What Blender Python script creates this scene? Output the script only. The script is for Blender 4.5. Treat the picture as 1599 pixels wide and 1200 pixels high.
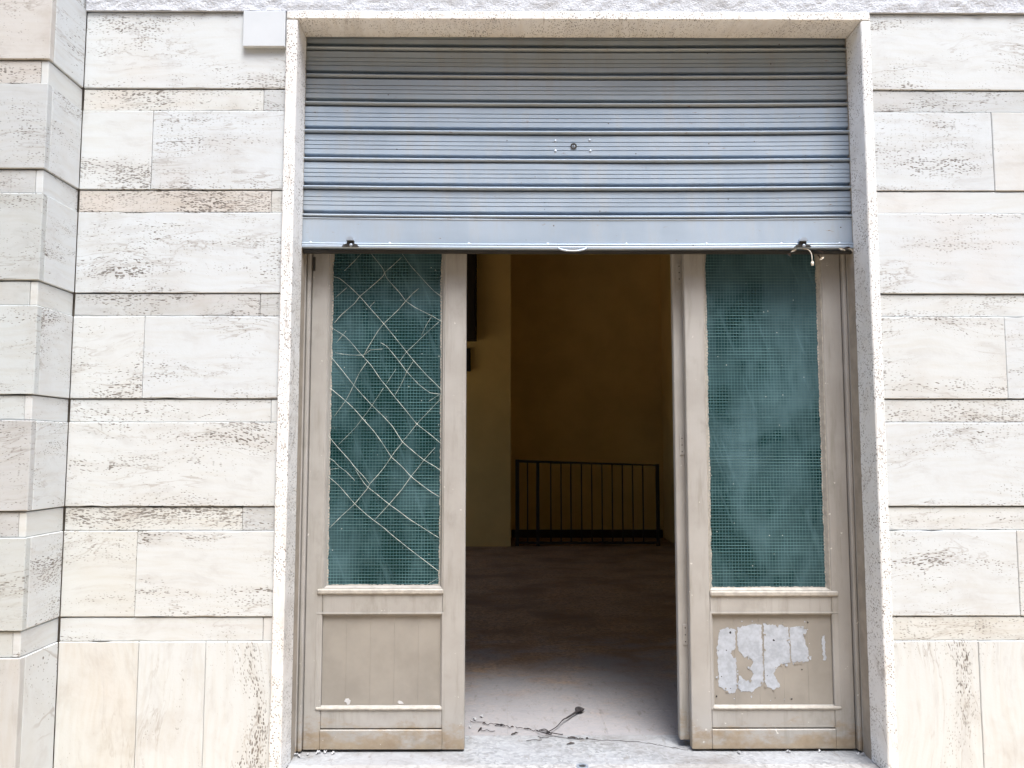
import bpy, bmesh, math, random
from mathutils import Vector, noise
random.seed(7)
R = math.radians
for o in list(bpy.data.objects): bpy.data.objects.remove(o)
scene = bpy.context.scene
COL = scene.collection

# ------------------------------------------------------------------ camera
cam = bpy.data.cameras.new('camera'); camo = bpy.data.objects.new('camera', cam); COL.objects.link(camo)
cam.sensor_fit = 'HORIZONTAL'; cam.sensor_width = 36.0; cam.lens = 27.93
cam.clip_start = 0.05; cam.clip_end = 500
camo.location = (0, -3.1, 1.22); camo.rotation_euler = (math.pi/2 + 0.0811, 0, -0.0052)
scene.camera = camo

# ------------------------------------------------------------------ sky, sun, exposure
SUN_EL, SUN_AZ = R(65), R(21)          # azimuth measured from the street side towards the right
world = bpy.data.worlds.new('World'); scene.world = world; world.use_nodes = True
wn = world.node_tree.nodes; wl = world.node_tree.links
bg = wn['Background']; sky = wn.new('ShaderNodeTexSky'); sky.sky_type = 'NISHITA'; sky.sun_disc = False
sky.sun_elevation = SUN_EL; sky.sun_rotation = math.pi - SUN_AZ
sky.air_density = 1.0; sky.dust_density = 3.0; sky.ozone_density = 1.0
wl.new(sky.outputs[0], bg.inputs[0]); bg.inputs[1].default_value = 0.115
sun = bpy.data.lights.new('sun', 'SUN'); sun.energy = 1.5; sun.angle = R(25); sun.color = (1.0, 0.99, 0.975)
suno = bpy.data.objects.new('sun', sun); COL.objects.link(suno)
d = Vector((math.sin(SUN_AZ)*math.cos(SUN_EL), -math.cos(SUN_AZ)*math.cos(SUN_EL), math.sin(SUN_EL)))
suno.rotation_euler = (-d).to_track_quat('-Z', 'Y').to_euler()
vs = scene.view_settings; vs.view_transform = 'Standard'; vs.look = 'None'; vs.gamma = 1.0; vs.use_curve_mapping = False
vs.exposure = 1.76

# ------------------------------------------------------------------ helpers
def tag(o, label=None, cat=None, group=None, kind=None):
    if label: o['label'] = label
    if cat: o['category'] = cat
    if group: o['group'] = group
    if kind: o['kind'] = kind
    return o
def empty(name, loc, label=None, cat=None, group=None):
    o = bpy.data.objects.new(name, None); o.location = loc; o.empty_display_size = 0.05
    COL.objects.link(o); return tag(o, label, cat, group)
def link(name, me, mat, parent=None, loc=(0, 0, 0), smooth=False):
    """loc is given in world space; no parent is rotated or scaled."""
    o = bpy.data.objects.new(name, me); COL.objects.link(o)
    if mat and not me.materials: me.materials.append(mat)
    p = Vector(loc)
    q = parent
    while q is not None:
        p = p - q.location; q = q.parent
    o.parent = parent; o.location = p
    if smooth:
        for f in me.polygons: f.use_smooth = True
    return o
def box_mesh(sx, sy, sz, bev=0.0):
    bm = bmesh.new(); bmesh.ops.create_cube(bm, size=1.0)
    for v in bm.verts: v.co = (v.co.x*sx, v.co.y*sy, v.co.z*sz)
    if bev: bmesh.ops.bevel(bm, geom=bm.edges[:], offset=bev, segments=1, affect='EDGES', profile=0.5)
    me = bpy.data.meshes.new('box'); bm.to_mesh(me); bm.free(); return me
def box(name, x0, x1, y0, y1, z0, z1, mat, parent=None, bev=0.0):
    me = box_mesh(x1-x0, y1-y0, z1-z0, bev)
    return link(name, me, mat, parent, ((x0+x1)/2, (y0+y1)/2, (z0+z1)/2))
def tube_mesh(pts, rad, n=6, closed=False):
    pts = [Vector(p) for p in pts]; verts = []; faces = []; m = len(pts)
    rr = rad if isinstance(rad, (list, tuple)) else [rad]*m
    for i, p in enumerate(pts):
        a = pts[max(i-1, 0)]; b = pts[min(i+1, m-1)]
        if closed: a = pts[(i-1) % m]; b = pts[(i+1) % m]
        t = (b-a).normalized(); u = t.cross(Vector((0, 1, 0)))
        if u.length < 1e-3: u = t.cross(Vector((1, 0, 0)))
        u.normalize(); w = t.cross(u)
        for k in range(n):
            an = 2*math.pi*k/n; verts.append(p + (u*math.cos(an)+w*math.sin(an))*rr[i])
    for i in range(m if closed else m-1):
        j = (i+1) % m
        for k in range(n): faces.append((i*n+k, i*n+(k+1) % n, j*n+(k+1) % n, j*n+k))
    if not closed: faces += [tuple(range(n-1, -1, -1)), tuple((m-1)*n+k for k in range(n))]
    me = bpy.data.meshes.new('tube'); me.from_pydata([tuple(v) for v in verts], [], faces); me.update()
    for f in me.polygons: f.use_smooth = True
    return me
def smooth_path(pts, k=4):
    out = []; n = len(pts); P = [Vector(p) for p in pts]
    for i in range(n-1):
        p0, p1, p2, p3 = P[max(i-1, 0)], P[i], P[i+1], P[min(i+2, n-1)]
        for j in range(k):
            t = j/k
            out.append(0.5*((2*p1)+(-p0+p2)*t+(2*p0-5*p1+4*p2-p3)*t*t+(-p0+3*p1-3*p2+p3)*t**3))
    return out+[P[-1]]
def extrude_x(profile, x0, x1, segs=1, sag=0.0, closed=False):
    """profile: (y, z) points swept along x; sag drops the middle."""
    verts = []; faces = []; n = len(profile)
    for i in range(segs+1):
        t = i/segs; x = x0+(x1-x0)*t; dz = -sag*(1-(2*t-1)**2)
        for (y, z) in profile: verts.append((x, y, z+dz))
    for i in range(segs):
        for k in range(n if closed else n-1):
            a = i*n+k; b = i*n+(k+1) % n; faces.append((a, b, b+n, a+n))
    if closed: faces += [tuple(range(n)), tuple(segs*n+k for k in range(n-1, -1, -1))]
    me = bpy.data.meshes.new('sweep'); me.from_pydata(verts, [], faces); me.update(); return me
def prism_y(poly, y0, y1, bev=0.0):
    """outline in (x, z) made solid from y0 (front) to y1."""
    bm = bmesh.new(); vs_ = [bm.verts.new((x, y0, z)) for x, z in poly]; f = bm.faces.new(vs_)
    r = bmesh.ops.extrude_face_region(bm, geom=[f])
    for v in [g for g in r['geom'] if isinstance(g, bmesh.types.BMVert)]: v.co.y = y1
    bmesh.ops.recalc_face_normals(bm, faces=bm.faces[:])
    bmesh.ops.triangulate(bm, faces=[q for q in bm.faces if len(q.verts) > 4])
    me = bpy.data.meshes.new('prism'); bm.to_mesh(me); bm.free(); return me
def dome_mesh(r, h, n=12, rings=4):
    """rivet head that bulges towards -y."""
    verts = []; faces = []
    for i in range(rings):
        a = (math.pi/2)*i/rings
        for k in range(n):
            t = 2*math.pi*k/n; verts.append((r*math.cos(a)*math.cos(t), -h*math.sin(a), r*math.cos(a)*math.sin(t)))
    verts.append((0, -h, 0))
    for i in range(rings-1):
        for k in range(n): faces.append((i*n+k, i*n+(k+1) % n, (i+1)*n+(k+1) % n, (i+1)*n+k))
    for k in range(n): faces.append(((rings-1)*n+k, (rings-1)*n+(k+1) % n, rings*n))
    me = bpy.data.meshes.new('dome'); me.from_pydata(verts, [], faces); me.update()
    for f in me.polygons: f.use_smooth = True
    return me
def ring_mesh(r0, r1, h, n=20):
    """flat washer facing -y."""
    v = []; f = []
    for k in range(n):
        c, s = math.cos(2*math.pi*k/n), math.sin(2*math.pi*k/n)
        v += [(r0*c, 0, r0*s), (r0*c, -h, r0*s), (r1*c, -h, r1*s), (r1*c, 0, r1*s)]
    for k in range(n):
        a = k*4; b = ((k+1) % n)*4
        for j in range(3): f.append((a+j, a+j+1, b+j+1, b+j))
    me = bpy.data.meshes.new('ring'); me.from_pydata(v, [], f); me.update(); return me

# ------------------------------------------------------------------ materials
class NT:
    def __init__(s, name):
        s.m = bpy.data.materials.new(name); s.m.use_nodes = True; s.t = s.m.node_tree; s.b = s.t.nodes['Principled BSDF']
        s.out = s.t.nodes['Material Output']
    def n(s, typ, props=None, **inp):
        nd = s.t.nodes.new('ShaderNode'+typ)
        for k, v in (props or {}).items(): setattr(nd, k, v)
        for k, v in inp.items():
            key = int(k[1:]) if k[0] == 'i' and k[1:].isdigit() else k.replace('_', ' ')
            s.set(nd.inputs[key], v)
        return nd
    def set(s, sock, v):
        if isinstance(v, bpy.types.NodeSocket): s.t.links.new(v, sock)
        else: sock.default_value = v
    def math(s, op, a, b=0.0, c=None, clamp=False):
        nd = s.n('Math', {'operation': op, 'use_clamp': clamp}, i0=a, i1=b)
        if c is not None: s.set(nd.inputs[2], c)
        return nd.outputs[0]
    def vmul(s, v, k): return s.n('VectorMath', {'operation': 'MULTIPLY'}, i0=v, i1=k).outputs[0]
    def vadd(s, v, k): return s.n('VectorMath', {'operation': 'ADD'}, i0=v, i1=k).outputs[0]
    def noise(s, v, scale, detail=3.0, rough=0.55, dist=0.0):
        return s.n('TexNoise', None, Vector=v, Scale=scale, Detail=detail, Roughness=rough, Distortion=dist).outputs['Fac']
    def voro(s, v, scale=1.0, rnd=1.0):
        return s.n('TexVoronoi', {'feature': 'F1'}, Vector=v, Scale=scale, Randomness=rnd)
    def step(s, v, a, b, lo=0.0, hi=1.0):
        return s.n('MapRange', {'interpolation_type': 'SMOOTHSTEP'}, i0=v, i1=a, i2=b, i3=lo, i4=hi).outputs[0]
    def mix(s, f, a, b, blend='MIX'):
        nd = s.n('Mix', {'data_type': 'RGBA', 'blend_type': blend}, i0=f, i6=a, i7=b); return nd.outputs[2]
    def pos(s): return s.n('NewGeometry').outputs['Position']
    def rnd(s): return s.n('ObjectInfo').outputs['Random']
    def bump(s, h, strength=0.3, dist=0.002):
        nd = s.n('Bump', None, Strength=strength, Distance=dist, Height=h); s.set(s.b.inputs['Normal'], nd.outputs[0])
def c4(r, g, b): return (r, g, b, 1.0)

def travertine(name, vertical=False, pits=0.5, fine=False, base=(0.585, 0.622, 0.638), dirt=0.35):
    m = NT(name); p = m.pos(); info = m.n('ObjectInfo'); rnd = info.outputs['Random']
    if vertical:
        sx = m.n('SeparateXYZ', None, i0=p); p = m.n('CombineXYZ', None, i0=sx.outputs[2], i1=sx.outputs[1], i2=sx.outputs[0]).outputs[0]
    off = m.n('CombineXYZ', None, i0=m.math('MULTIPLY', rnd, 41.0), i1=m.math('MULTIPLY', rnd, 17.0), i2=m.math('MULTIPLY', rnd, 29.0)).outputs[0]
    p = m.vadd(p, off)
    wv = m.n('TexNoise', None, Vector=p, Scale=1.7, Detail=2.0)
    p = m.vadd(p, m.vmul(m.n('VectorMath', {'operation': 'SUBTRACT'}, i0=wv.outputs['Color'], i1=(.5, .5, .5)).outputs[0], (0.06, 0.06, 0.16)))
    lay = m.noise(m.vmul(p, (1.1, 1.1, 11.0)), 1.0, 4.0, 0.6)               # bedding layers
    patch = m.noise(m.vmul(p, (2.0, 2.0, 4.0)), 1.3, 3.0, 0.55)
    dens = m.math('ADD', m.math('MULTIPLY', m.step(lay, 0.44, 0.70), 0.75), m.math('SUBTRACT', m.math('MULTIPLY', m.step(patch, 0.30, 0.72), 0.85), 0.92-pits))
    dens = m.math('MAXIMUM', dens, 0.0)
    # three sizes of pore, lying along the bedding
    wob = m.vadd(p, m.vmul(m.n('TexNoise', None, Vector=p, Scale=60.0, Detail=2.0).outputs['Color'], (0.012, 0.012, 0.005)))
    v1 = m.voro(m.vmul(wob, (72, 72, 245)), 1.0); v2 = m.voro(m.vmul(wob, (32, 32, 130)), 1.0)
    on1 = m.step(m.n('SeparateColor', None, i0=v1.outputs['Color']).outputs[0], 0.36, 0.46)
    on2 = m.step(m.n('SeparateColor', None, i0=v2.outputs['Color']).outputs[1], 0.70, 0.80)
    r1 = m.math('MULTIPLY', m.math('MULTIPLY', dens, on1), 0.40); r2 = m.math('MULTIPLY', m.math('MULTIPLY', dens, on2), 0.36)
    pit1 = m.math('SUBTRACT', 1.0, m.step(m.math('SUBTRACT', v1.outputs['Distance'], r1), -0.08, 0.03))
    pit2 = m.math('SUBTRACT', 1.0, m.step(m.math('SUBTRACT', v2.outputs['Distance'], r2), -0.10, 0.03))
    pit = m.math('MAXIMUM', m.math('MULTIPLY', pit1, m.step(dens, 0.05, 0.3)), m.math('MULTIPLY', pit2, m.step(dens, 0.1, 0.4)))
    if fine:
        v3 = m.voro(m.vmul(wob, (115, 115, 150)), 1.0)
        on3 = m.step(m.n('SeparateColor', None, i0=v3.outputs['Color']).outputs[2], 0.30, 0.42)
        fm = m.step(m.noise(p, 7.0, 3.0), 0.30, 0.55)
        pit3 = m.math('MULTIPLY', m.math('SUBTRACT', 1.0, m.step(v3.outputs['Distance'], 0.22, 0.44)), m.math('MULTIPLY', on3, fm))
        pit = m.math('MAXIMUM', pit, pit3)
    grain = m.noise(m.vmul(p, (5, 5, 55)), 1.0, 4.0, 0.6)
    col = m.mix(m.step(grain, 0.40, 0.75), c4(*base), c4(base[0]*0.95, base[1]*0.93, base[2]*0.90))
    col = m.mix(m.math('MULTIPLY', m.step(lay, 0.50, 0.75), 0.32), col, c4(0.47, 0.455, 0.435))
    grime = m.noise(p, 2.6, 5.0, 0.65)
    col = m.mix(m.math('MULTIPLY', m.step(grime, 0.50, 0.78), dirt), col, c4(0.40, 0.365, 0.32))
    blush = m.noise(m.vadd(p, (7, 3, 1)), 1.4, 3.0, 0.6)
    col = m.mix(m.math('MULTIPLY', m.step(blush, 0.55, 0.8), 0.28), col, c4(0.60, 0.51, 0.44))
    vn = m.noise(m.vmul(m.vadd(p, (3, 9, 4)), (0.9, 0.9, 5.0)), 1.6, 5.0, 0.6, 0.5)
    line = m.math('MULTIPLY', m.math('SUBTRACT', 1.0, m.step(m.math('ABSOLUTE', m.math('SUBTRACT', vn, 0.53)), 0.0, 0.013)), m.step(patch, 0.42, 0.62))
    col = m.mix(m.math('MULTIPLY', line, 0.55), col, c4(0.30, 0.27, 0.245))
    smu = m.noise(m.vmul(p, (2.2, 2.2, 7.0)), 2.4, 5.0, 0.7, 0.4)
    col = m.mix(m.math('MULTIPLY', m.step(smu, 0.50, 0.72), 0.30), col, c4(0.38, 0.37, 0.36))
    col = m.mix(1.0, col, info.outputs['Color'], 'MULTIPLY')
    pc = m.mix(m.noise(p, 30.0, 2.0), c4(0.055, 0.048, 0.042), c4(0.24, 0.215, 0.19))
    col = m.mix(m.math('MULTIPLY', pit, m.step(m.noise(p, 11.0, 2.0), 0.3, 0.7, 0.62, 1.0)), col, pc)
    m.set(m.b.inputs['Base Color'], col); m.b.inputs['Roughness'].default_value = 0.62
    m.b.inputs['Specular IOR Level'].default_value = 0.35
    h = m.math('SUBTRACT', m.math('MULTIPLY', m.noise(p, 90.0, 4.0, 0.6), 0.25), pit)
    m.bump(h, 0.55, 0.003)
    return m.m
M = {}
M['trav'] = travertine('travertine', pits=0.86)
M['trav_dense'] = travertine('travertine_porous', pits=1.02, dirt=0.5)
M['trav_vert'] = travertine('travertine_upright', vertical=True, pits=0.66, dirt=0.6)
M['trav_edge'] = travertine('travertine_sawn', vertical=True, pits=0.30, fine=True, dirt=0.4, base=(0.78, 0.795, 0.80))

def plaster():
    m = NT('rough_plaster'); p = m.pos()
    a = m.noise(p, 55.0, 5.0, 0.65); b = m.noise(m.vmul(p, (1, 1, 2)), 150.0, 3.0)
    col = m.mix(m.step(m.noise(p, 3.0, 5.0), 0.45, 0.8), c4(0.56, 0.59, 0.64), c4(0.47, 0.48, 0.49))
    col = m.mix(m.step(m.noise(p, 22.0, 5.0, 0.7), 0.66, 0.78), col, c4(0.35, 0.33, 0.30))
    m.set(m.b.inputs['Base Color'], col); m.b.inputs['Roughness'].default_value = 0.9
    m.bump(m.math('ADD', a, m.math('MULTIPLY', b, 0.4)), 0.9, 0.008); return m.m
M['plaster'] = plaster()

def simple(name, col, rough=0.6, metal=0.0, var=0.15, scale=12.0, bump=0.0, spec=0.5):
    m = NT(name); p = m.pos(); nz = m.noise(p, scale, 4.0, 0.6)
    dk = tuple(x*(1-var) for x in col); lt = tuple(min(1, x*(1+var)) for x in col)
    m.set(m.b.inputs['Base Color'], m.mix(m.step(nz, 0.3, 0.7), c4(*dk), c4(*lt)))
    m.b.inputs['Roughness'].default_value = rough; m.b.inputs['Metallic'].default_value = metal
    m.b.inputs['Specular IOR Level'].default_value = spec
    if bump: m.bump(m.noise(p, scale*6, 4.0), bump, 0.003)
    return m.m
M['mortar'] = simple('mortar', (0.30, 0.27, 0.23), 0.9, bump=0.3)
M['marble'] = simple('white_marble', (0.57, 0.61, 0.645), 0.35, var=0.04, scale=5)
M['iron'] = simple('black_iron', (0.018, 0.015, 0.012), 0.6)
M['dark'] = simple('dark_brown_paint', (0.012, 0.010, 0.008), 0.7)
M['bolt'] = simple('grey_steel', (0.42, 0.48, 0.56), 0.4, metal=0.5)
M['slot'] = simple('dark_steel', (0.035, 0.033, 0.03), 0.6)
M['putty'] = simple('putty', (0.39, 0.37, 0.335), 0.75, var=0.15, scale=40, bump=0.4)
M['twig'] = simple('dry_twig', (0.035, 0.030, 0.032), 0.9, var=0.35, scale=60)
M['leaf'] = simple('dead_leaf', (0.075, 0.06, 0.055), 0.85, var=0.4, scale=50)
M['seed'] = simple('pale_seed', (0.72, 0.68, 0.60), 0.7, scale=60)
M['flake'] = simple('paint_flake', (0.52, 0.53, 0.55), 0.7, scale=60)
M['peel'] = simple('pale_blue_undercoat', (0.375, 0.415, 0.475), 0.55, var=0.14, scale=45)
M['thread'] = simple('dusty_wire', (0.50, 0.54, 0.50), 0.6, var=0.2, scale=40)
M['street'] = simple('street_paving', (0.46, 0.345, 0.215), 0.85, var=0.15, scale=2.0, bump=0.3)

def shutter_metal():
    m = NT('grey_painted_steel'); p = m.pos()
    col = m.mix(m.step(m.noise(m.vmul(p, (0.8, 1, 3)), 2.0, 4.0), 0.3, 0.7), c4(0.34, 0.42, 0.515), c4(0.40, 0.485, 0.585))
    dust = m.noise(m.vmul(p, (6, 1, 1.2)), 2.5, 5.0, 0.65)
    col = m.mix(m.math('MULTIPLY', m.step(dust, 0.42, 0.75), 0.35), col, c4(0.36, 0.35, 0.33))
    rust = m.noise(m.vmul(p, (9, 9, 30)), 2.2, 5.0, 0.7)
    col = m.mix(m.step(rust, 0.655, 0.74), col, c4(0.22, 0.13, 0.075))
    spot = m.voro(p, 26.0); sc = m.n('SeparateColor', None, i0=spot.outputs['Color'])
    sm = m.math('MULTIPLY', m.math('SUBTRACT', 1.0, m.step(spot.outputs['Distance'], 0.05, 0.10)), m.step(sc.outputs[0], 0.88, 0.90))
    col = m.mix(sm, col, c4(0.10, 0.08, 0.07))
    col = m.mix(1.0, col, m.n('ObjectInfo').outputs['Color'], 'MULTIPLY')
    m.set(m.b.inputs['Base Color'], col); m.b.inputs['Metallic'].default_value = 0.25
    m.set(m.b.inputs['Roughness'], m.step(dust, 0.3, 0.8, 0.34, 0.55))
    m.bump(m.noise(p, 9.0, 3.0), 0.12, 0.004); return m.m
M['shutter'] = shutter_metal()

def door_paint():
    m = NT('taupe_door_paint'); p = m.pos(); z = m.n('SeparateXYZ', None, i0=p).outputs[2]
    col = m.mix(m.step(m.noise(p, 4.0, 4.0), 0.35, 0.7), c4(0.335, 0.325, 0.308), c4(0.39, 0.383, 0.37))
    st = m.noise(m.vmul(p, (14, 14, 1.6)), 1.6, 5.0, 0.65)
    col = m.mix(m.math('MULTIPLY', m.step(st, 0.48, 0.72), 0.6), col, c4(0.235, 0.225, 0.195))
    n2 = m.noise(m.vmul(p, (5, 5, 9)), 2.0, 5.0, 0.7)
    low = m.step(m.math('ADD', z, m.math('MULTIPLY', m.math('SUBTRACT', n2, 0.5), 0.42)), 0.0, 0.13, 1.0, 0.0)
    col = m.mix(m.math('MULTIPLY', low, 0.9), col, m.mix(m.noise(p, 25.0, 4.0), c4(0.17, 0.105, 0.05), c4(0.40, 0.34, 0.25)))
    gr = m.noise(m.vmul(p, (3, 3, 2)), 2.3, 6.0, 0.7)
    col = m.mix(m.math('MULTIPLY', m.step(gr, 0.52, 0.74), 0.45), col, c4(0.20, 0.195, 0.165))
    chip = m.noise(p, 38.0, 4.0, 0.6)
    col = m.mix(m.math('MULTIPLY', m.step(chip, 0.70, 0.73), 0.8), col, c4(0.66, 0.65, 0.62))
    dots = m.voro(p, 21.0); dc = m.n('SeparateColor', None, i0=dots.outputs['Color'])
    dm = m.math('MULTIPLY', m.math('SUBTRACT', 1.0, m.step(dots.outputs['Distance'], 0.05, 0.09)), m.step(dc.outputs[1], 0.84, 0.86))
    col = m.mix(m.math('MULTIPLY', dm, 0.8), col, c4(0.10, 0.075, 0.05))
    m.set(m.b.inputs['Base Color'], col); m.b.inputs['Roughness'].default_value = 0.55
    h = m.math('ADD', m.noise(m.vmul(p, (60, 60, 6)), 1.0, 4.0), m.math('MULTIPLY', m.noise(p, 60.0, 3.0), 0.5))
    m.bump(h, 0.28, 0.002); return m.m
M['door'] = door_paint()

M['panel'] = simple('dull_panel_paint', (0.27, 0.255, 0.23), 0.6, var=0.10, scale=6)
def glass():
    m = NT('dusty_teal_wired_glass'); p = m.pos()
    sm = m.noise(m.vmul(p, (7, 7, 1.3)), 1.2, 5.0, 0.6, 0.6)              # vertical smears
    bl = m.noise(p, 3.2, 4.0, 0.55, 0.8)
    big = m.noise(m.vmul(p, (1.6, 1.6, 1.0)), 1.7, 3.0, 0.5, 1.2)
    scr = m.noise(m.vmul(m.n('VectorRotate', {'rotation_type': 'Y_AXIS'}, Vector=p, Angle=0.35).outputs[0], (30, 30, 2.0)), 1.0, 4.0, 0.65)
    dust = m.math('ADD', m.math('MULTIPLY', m.step(sm, 0.40, 0.72), 0.30), m.math('MULTIPLY', m.step(bl, 0.44, 0.70), 0.25))
    dust = m.math('ADD', dust, m.math('MULTIPLY', m.step(big, 0.42, 0.66), 0.30))
    dust = m.math('ADD', dust, m.math('MULTIPLY', m.step(scr, 0.58, 0.72), 0.22), clamp=True)
    sp = m.voro(p, 55.0); sc = m.n('SeparateColor', None, i0=sp.outputs['Color'])
    speck = m.math('MULTIPLY', m.math('SUBTRACT', 1.0, m.step(sp.outputs['Distance'], 0.08, 0.16)), m.step(sc.outputs[0], 0.93, 0.95))
    col = m.mix(dust, c4(0.009, 0.046, 0.050), c4(0.145, 0.262, 0.312))
    col = m.mix(speck, col, c4(0.6, 0.65, 0.62))
    m.set(m.b.inputs['Base Color'], col); m.set(m.b.inputs['Roughness'], m.step(dust, 0.0, 0.7, 0.22, 0.5))
    m.b.inputs['Specular IOR Level'].default_value = 0.18
    m.bump(m.noise(p, 70.0, 2.0), 0.25, 0.002)
    tr = m.n('BsdfTransparent', None, Color=c4(0.25, 0.62, 0.58))
    fac = m.math('SUBTRACT', 0.30, m.math('MULTIPLY', dust, 0.25), clamp=True)
    mx = m.n('MixShader', None, i0=fac, i1=m.b.outputs[0], i2=tr.outputs[0])
    m.t.links.new(mx.outputs[0], m.out.inputs[0]); return m.m
M['glass'] = glass()
M['mesh_wire'] = simple('glass_wire', (0.10, 0.20, 0.215), 0.5, var=0.3, scale=6)

def floor_mat(name, base, dust_col, amount, drift=None):
    m = NT(name); p = m.pos()
    ch = m.voro(p, 75.0); sc = m.n('SeparateColor', None, i0=ch.outputs['Color'])
    col = m.mix(sc.outputs[0], c4(*[x*0.6 for x in base]), c4(*[min(1, x*1.35) for x in base]))
    col = m.mix(m.step(m.noise(p, 2.0, 4.0), 0.4, 0.7), col, c4(base[0]*0.55, base[1]*0.48, base[2]*0.42))
    du = m.noise(m.vmul(p, (1.0, 1.6, 1)), 3.0, 6.0, 0.65, 0.4)
    fac = m.math('MULTIPLY', m.step(du, 0.30, 0.68), amount)
    if drift:                                    # street dust blown in over the threshold, thinning inwards
        yy = m.n('SeparateXYZ', None, i0=p).outputs[1]
        fac = m.math('MAXIMUM', m.math('MULTIPLY', fac, 0.35), m.step(m.math('ADD', yy, m.math('MULTIPLY', m.math('SUBTRACT', du, 0.5), 3.0)), drift[0], drift[1], 0.86, 0.0))
    col = m.mix(fac, col, c4(*dust_col))
    sc2 = m.noise(m.vmul(p, (3, 1, 1)), 9.0, 5.0, 0.7)
    col = m.mix(m.math('MULTIPLY', m.step(sc2, 0.54, 0.72), 0.6), col, c4(0.17, 0.155, 0.14))
    m.set(m.b.inputs['Base Color'], col); m.b.inputs['Roughness'].default_value = 0.75
    m.bump(m.math('ADD', m.noise(p, 45.0, 5.0), m.math('MULTIPLY', m.noise(p, 9.0, 5.0, 0.7), 1.5)), 0.7, 0.006); return m.m
M['terrazzo'] = floor_mat('dusty_terrazzo', (0.40, 0.25, 0.135), (0.29, 0.305, 0.335), 0.35, (0.8, 2.5))
M['sill'] = floor_mat('dusty_threshold_stone', (0.27, 0.285, 0.30), (0.36, 0.38, 0.41), 0.8)
M['sill_clean'] = floor_mat('worn_threshold_marble', (0.34, 0.345, 0.35), (0.42, 0.425, 0.43), 0.7)
M['ochre'] = simple('ochre_wall_paint', (0.70, 0.525, 0.20), 0.85, var=0.08, scale=1.5)
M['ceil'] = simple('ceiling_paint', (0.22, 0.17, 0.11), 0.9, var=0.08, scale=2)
M['skirt'] = simple('dark_skirting', (0.03, 0.02, 0.014), 0.7)
M['ochre_out'] = simple('street_facade_paint', (0.36, 0.31, 0.25), 0.9, var=0.1, scale=1.0)
M['shut_green'] = simple('green_shutter_paint', (0.03, 0.05, 0.04), 0.6)

# ------------------------------------------------------------------ the setting: street, room floor, room walls
st = link('street', extrude_x([(-60.0, -0.18), (60.0, -0.18)], -60, 60), M['street']); tag(st, kind='structure')
XL, XR, YB, ZC = -2.6, 2.16, 8.0, 4.3        # room
Z_T = -0.004
fl = box('floor', XL, XR, 0.41, YB, -0.14, Z_T-0.010, M['mortar']); tag(fl, kind='structure')
tx = [-2.58+0.43*i for i in range(12)]; ty = [0.73+0.43*j for j in range(17)]
tm = box_mesh(0.4294, 0.4294, 0.012, 0.0005)
tm0 = box_mesh(0.4294, 0.314, 0.012, 0.0005)
for j in range(-1, len(ty)):
    for i in range(11):
        x = -2.58+0.43*i+0.215
        if j < 0: link('floor_tile', tm0, M['terrazzo'], fl, (x, 0.571, Z_T-0.006+random.uniform(-.0003, .0003)))
        else: link('floor_tile', tm, M['terrazzo'], fl, (x, ty[j]+0.215, Z_T-0.006+random.uniform(-.0003, .0003)))
def struct(*a, **k): return tag(box(*a, **k), kind='structure')
wb = struct('wall_back', XL, XR, YB, YB+0.2, -0.14, ZC, M['ochre'])
box('skirting', 0.05, XR-0.02, YB-0.02, YB, Z_T, 0.105, M['skirt'], wb)
WY0, WY1, WZ0, WZ1 = 1.6, 6.8, 1.0, 2.5      # unseen side window, added to bring daylight onto the back wall
struct('wall_left', XL-0.2, XL, 0.30, WY0, -0.14, ZC, M['ochre'])
struct('wall_left', XL-0.2, XL, WY1, YB+0.2, -0.14, ZC, M['ochre'])
struct('wall_left', XL-0.2, XL, WY0, WY1, -0.14, WZ0, M['ochre'])
struct('wall_left', XL-0.2, XL, WY0, WY1, WZ1, ZC, M['ochre'])
SW = empty('added_side_window', (XL-0.1, (WY0+WY1)/2, WZ0), 'unseen wide timber framed window added in the side wall to light the dark room', 'window')
box('window_sill', XL-0.24, XL+0.06, WY0+0.001, WY1-0.001, WZ0+0.001, WZ0+0.035, M['door'], SW, 0.003)
box('head_rail', XL-0.14, XL-0.06, WY0+0.001, WY1-0.001, WZ1-0.07, WZ1-0.001, M['door'], SW, 0.003)
for k in range(5):
    yy_ = WY0+0.035+(WY1-WY0-0.07)*k/4
    box('mullion', XL-0.14, XL-0.06, yy_-0.03, yy_+0.03, WZ0+0.036, WZ1-0.071, M['door'], SW, 0.003)
wr = struct('wall_right', XR, XR+0.2, 0.30, YB+0.2, -0.14, ZC, M['ochre'])
wp = struct('wall_pier', XL, 0.036, 7.0, YB, -0.14, ZC, M['ochre'])
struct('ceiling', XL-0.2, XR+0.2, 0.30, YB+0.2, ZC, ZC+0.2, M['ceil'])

# unseen house added across the street, behind the camera, to cut low frontal sky
OB = empty('added_opposite_building', (0, -7.5, -0.18), 'unseen plain ochre plastered house added across the street', 'building')
box('wall', -22, 22, -9.5, -7.6, -0.18, 8.4, M['ochre_out'], OB)
box('cornice', -22.2, 22.2, -9.5, -7.3, 8.405, 8.65, M['plaster'], OB)
fm_, sm2 = box_mesh(1.30, 0.08, 2.1, 0.01), box_mesh(0.52, 0.05, 1.9, 0.006)
for zc_ in (1.5, 4.6, 7.0):
    for i in range(-6, 7):
        wv_ = link('window', fm_, M['plaster'], OB, (i*3.1+0.8, -7.58, zc_))
        for s_ in (-1, 1): link('window_shutter', sm2, M['shut_green'], wv_, (i*3.1+0.8+s_*0.28, -7.53, zc_))

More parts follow.
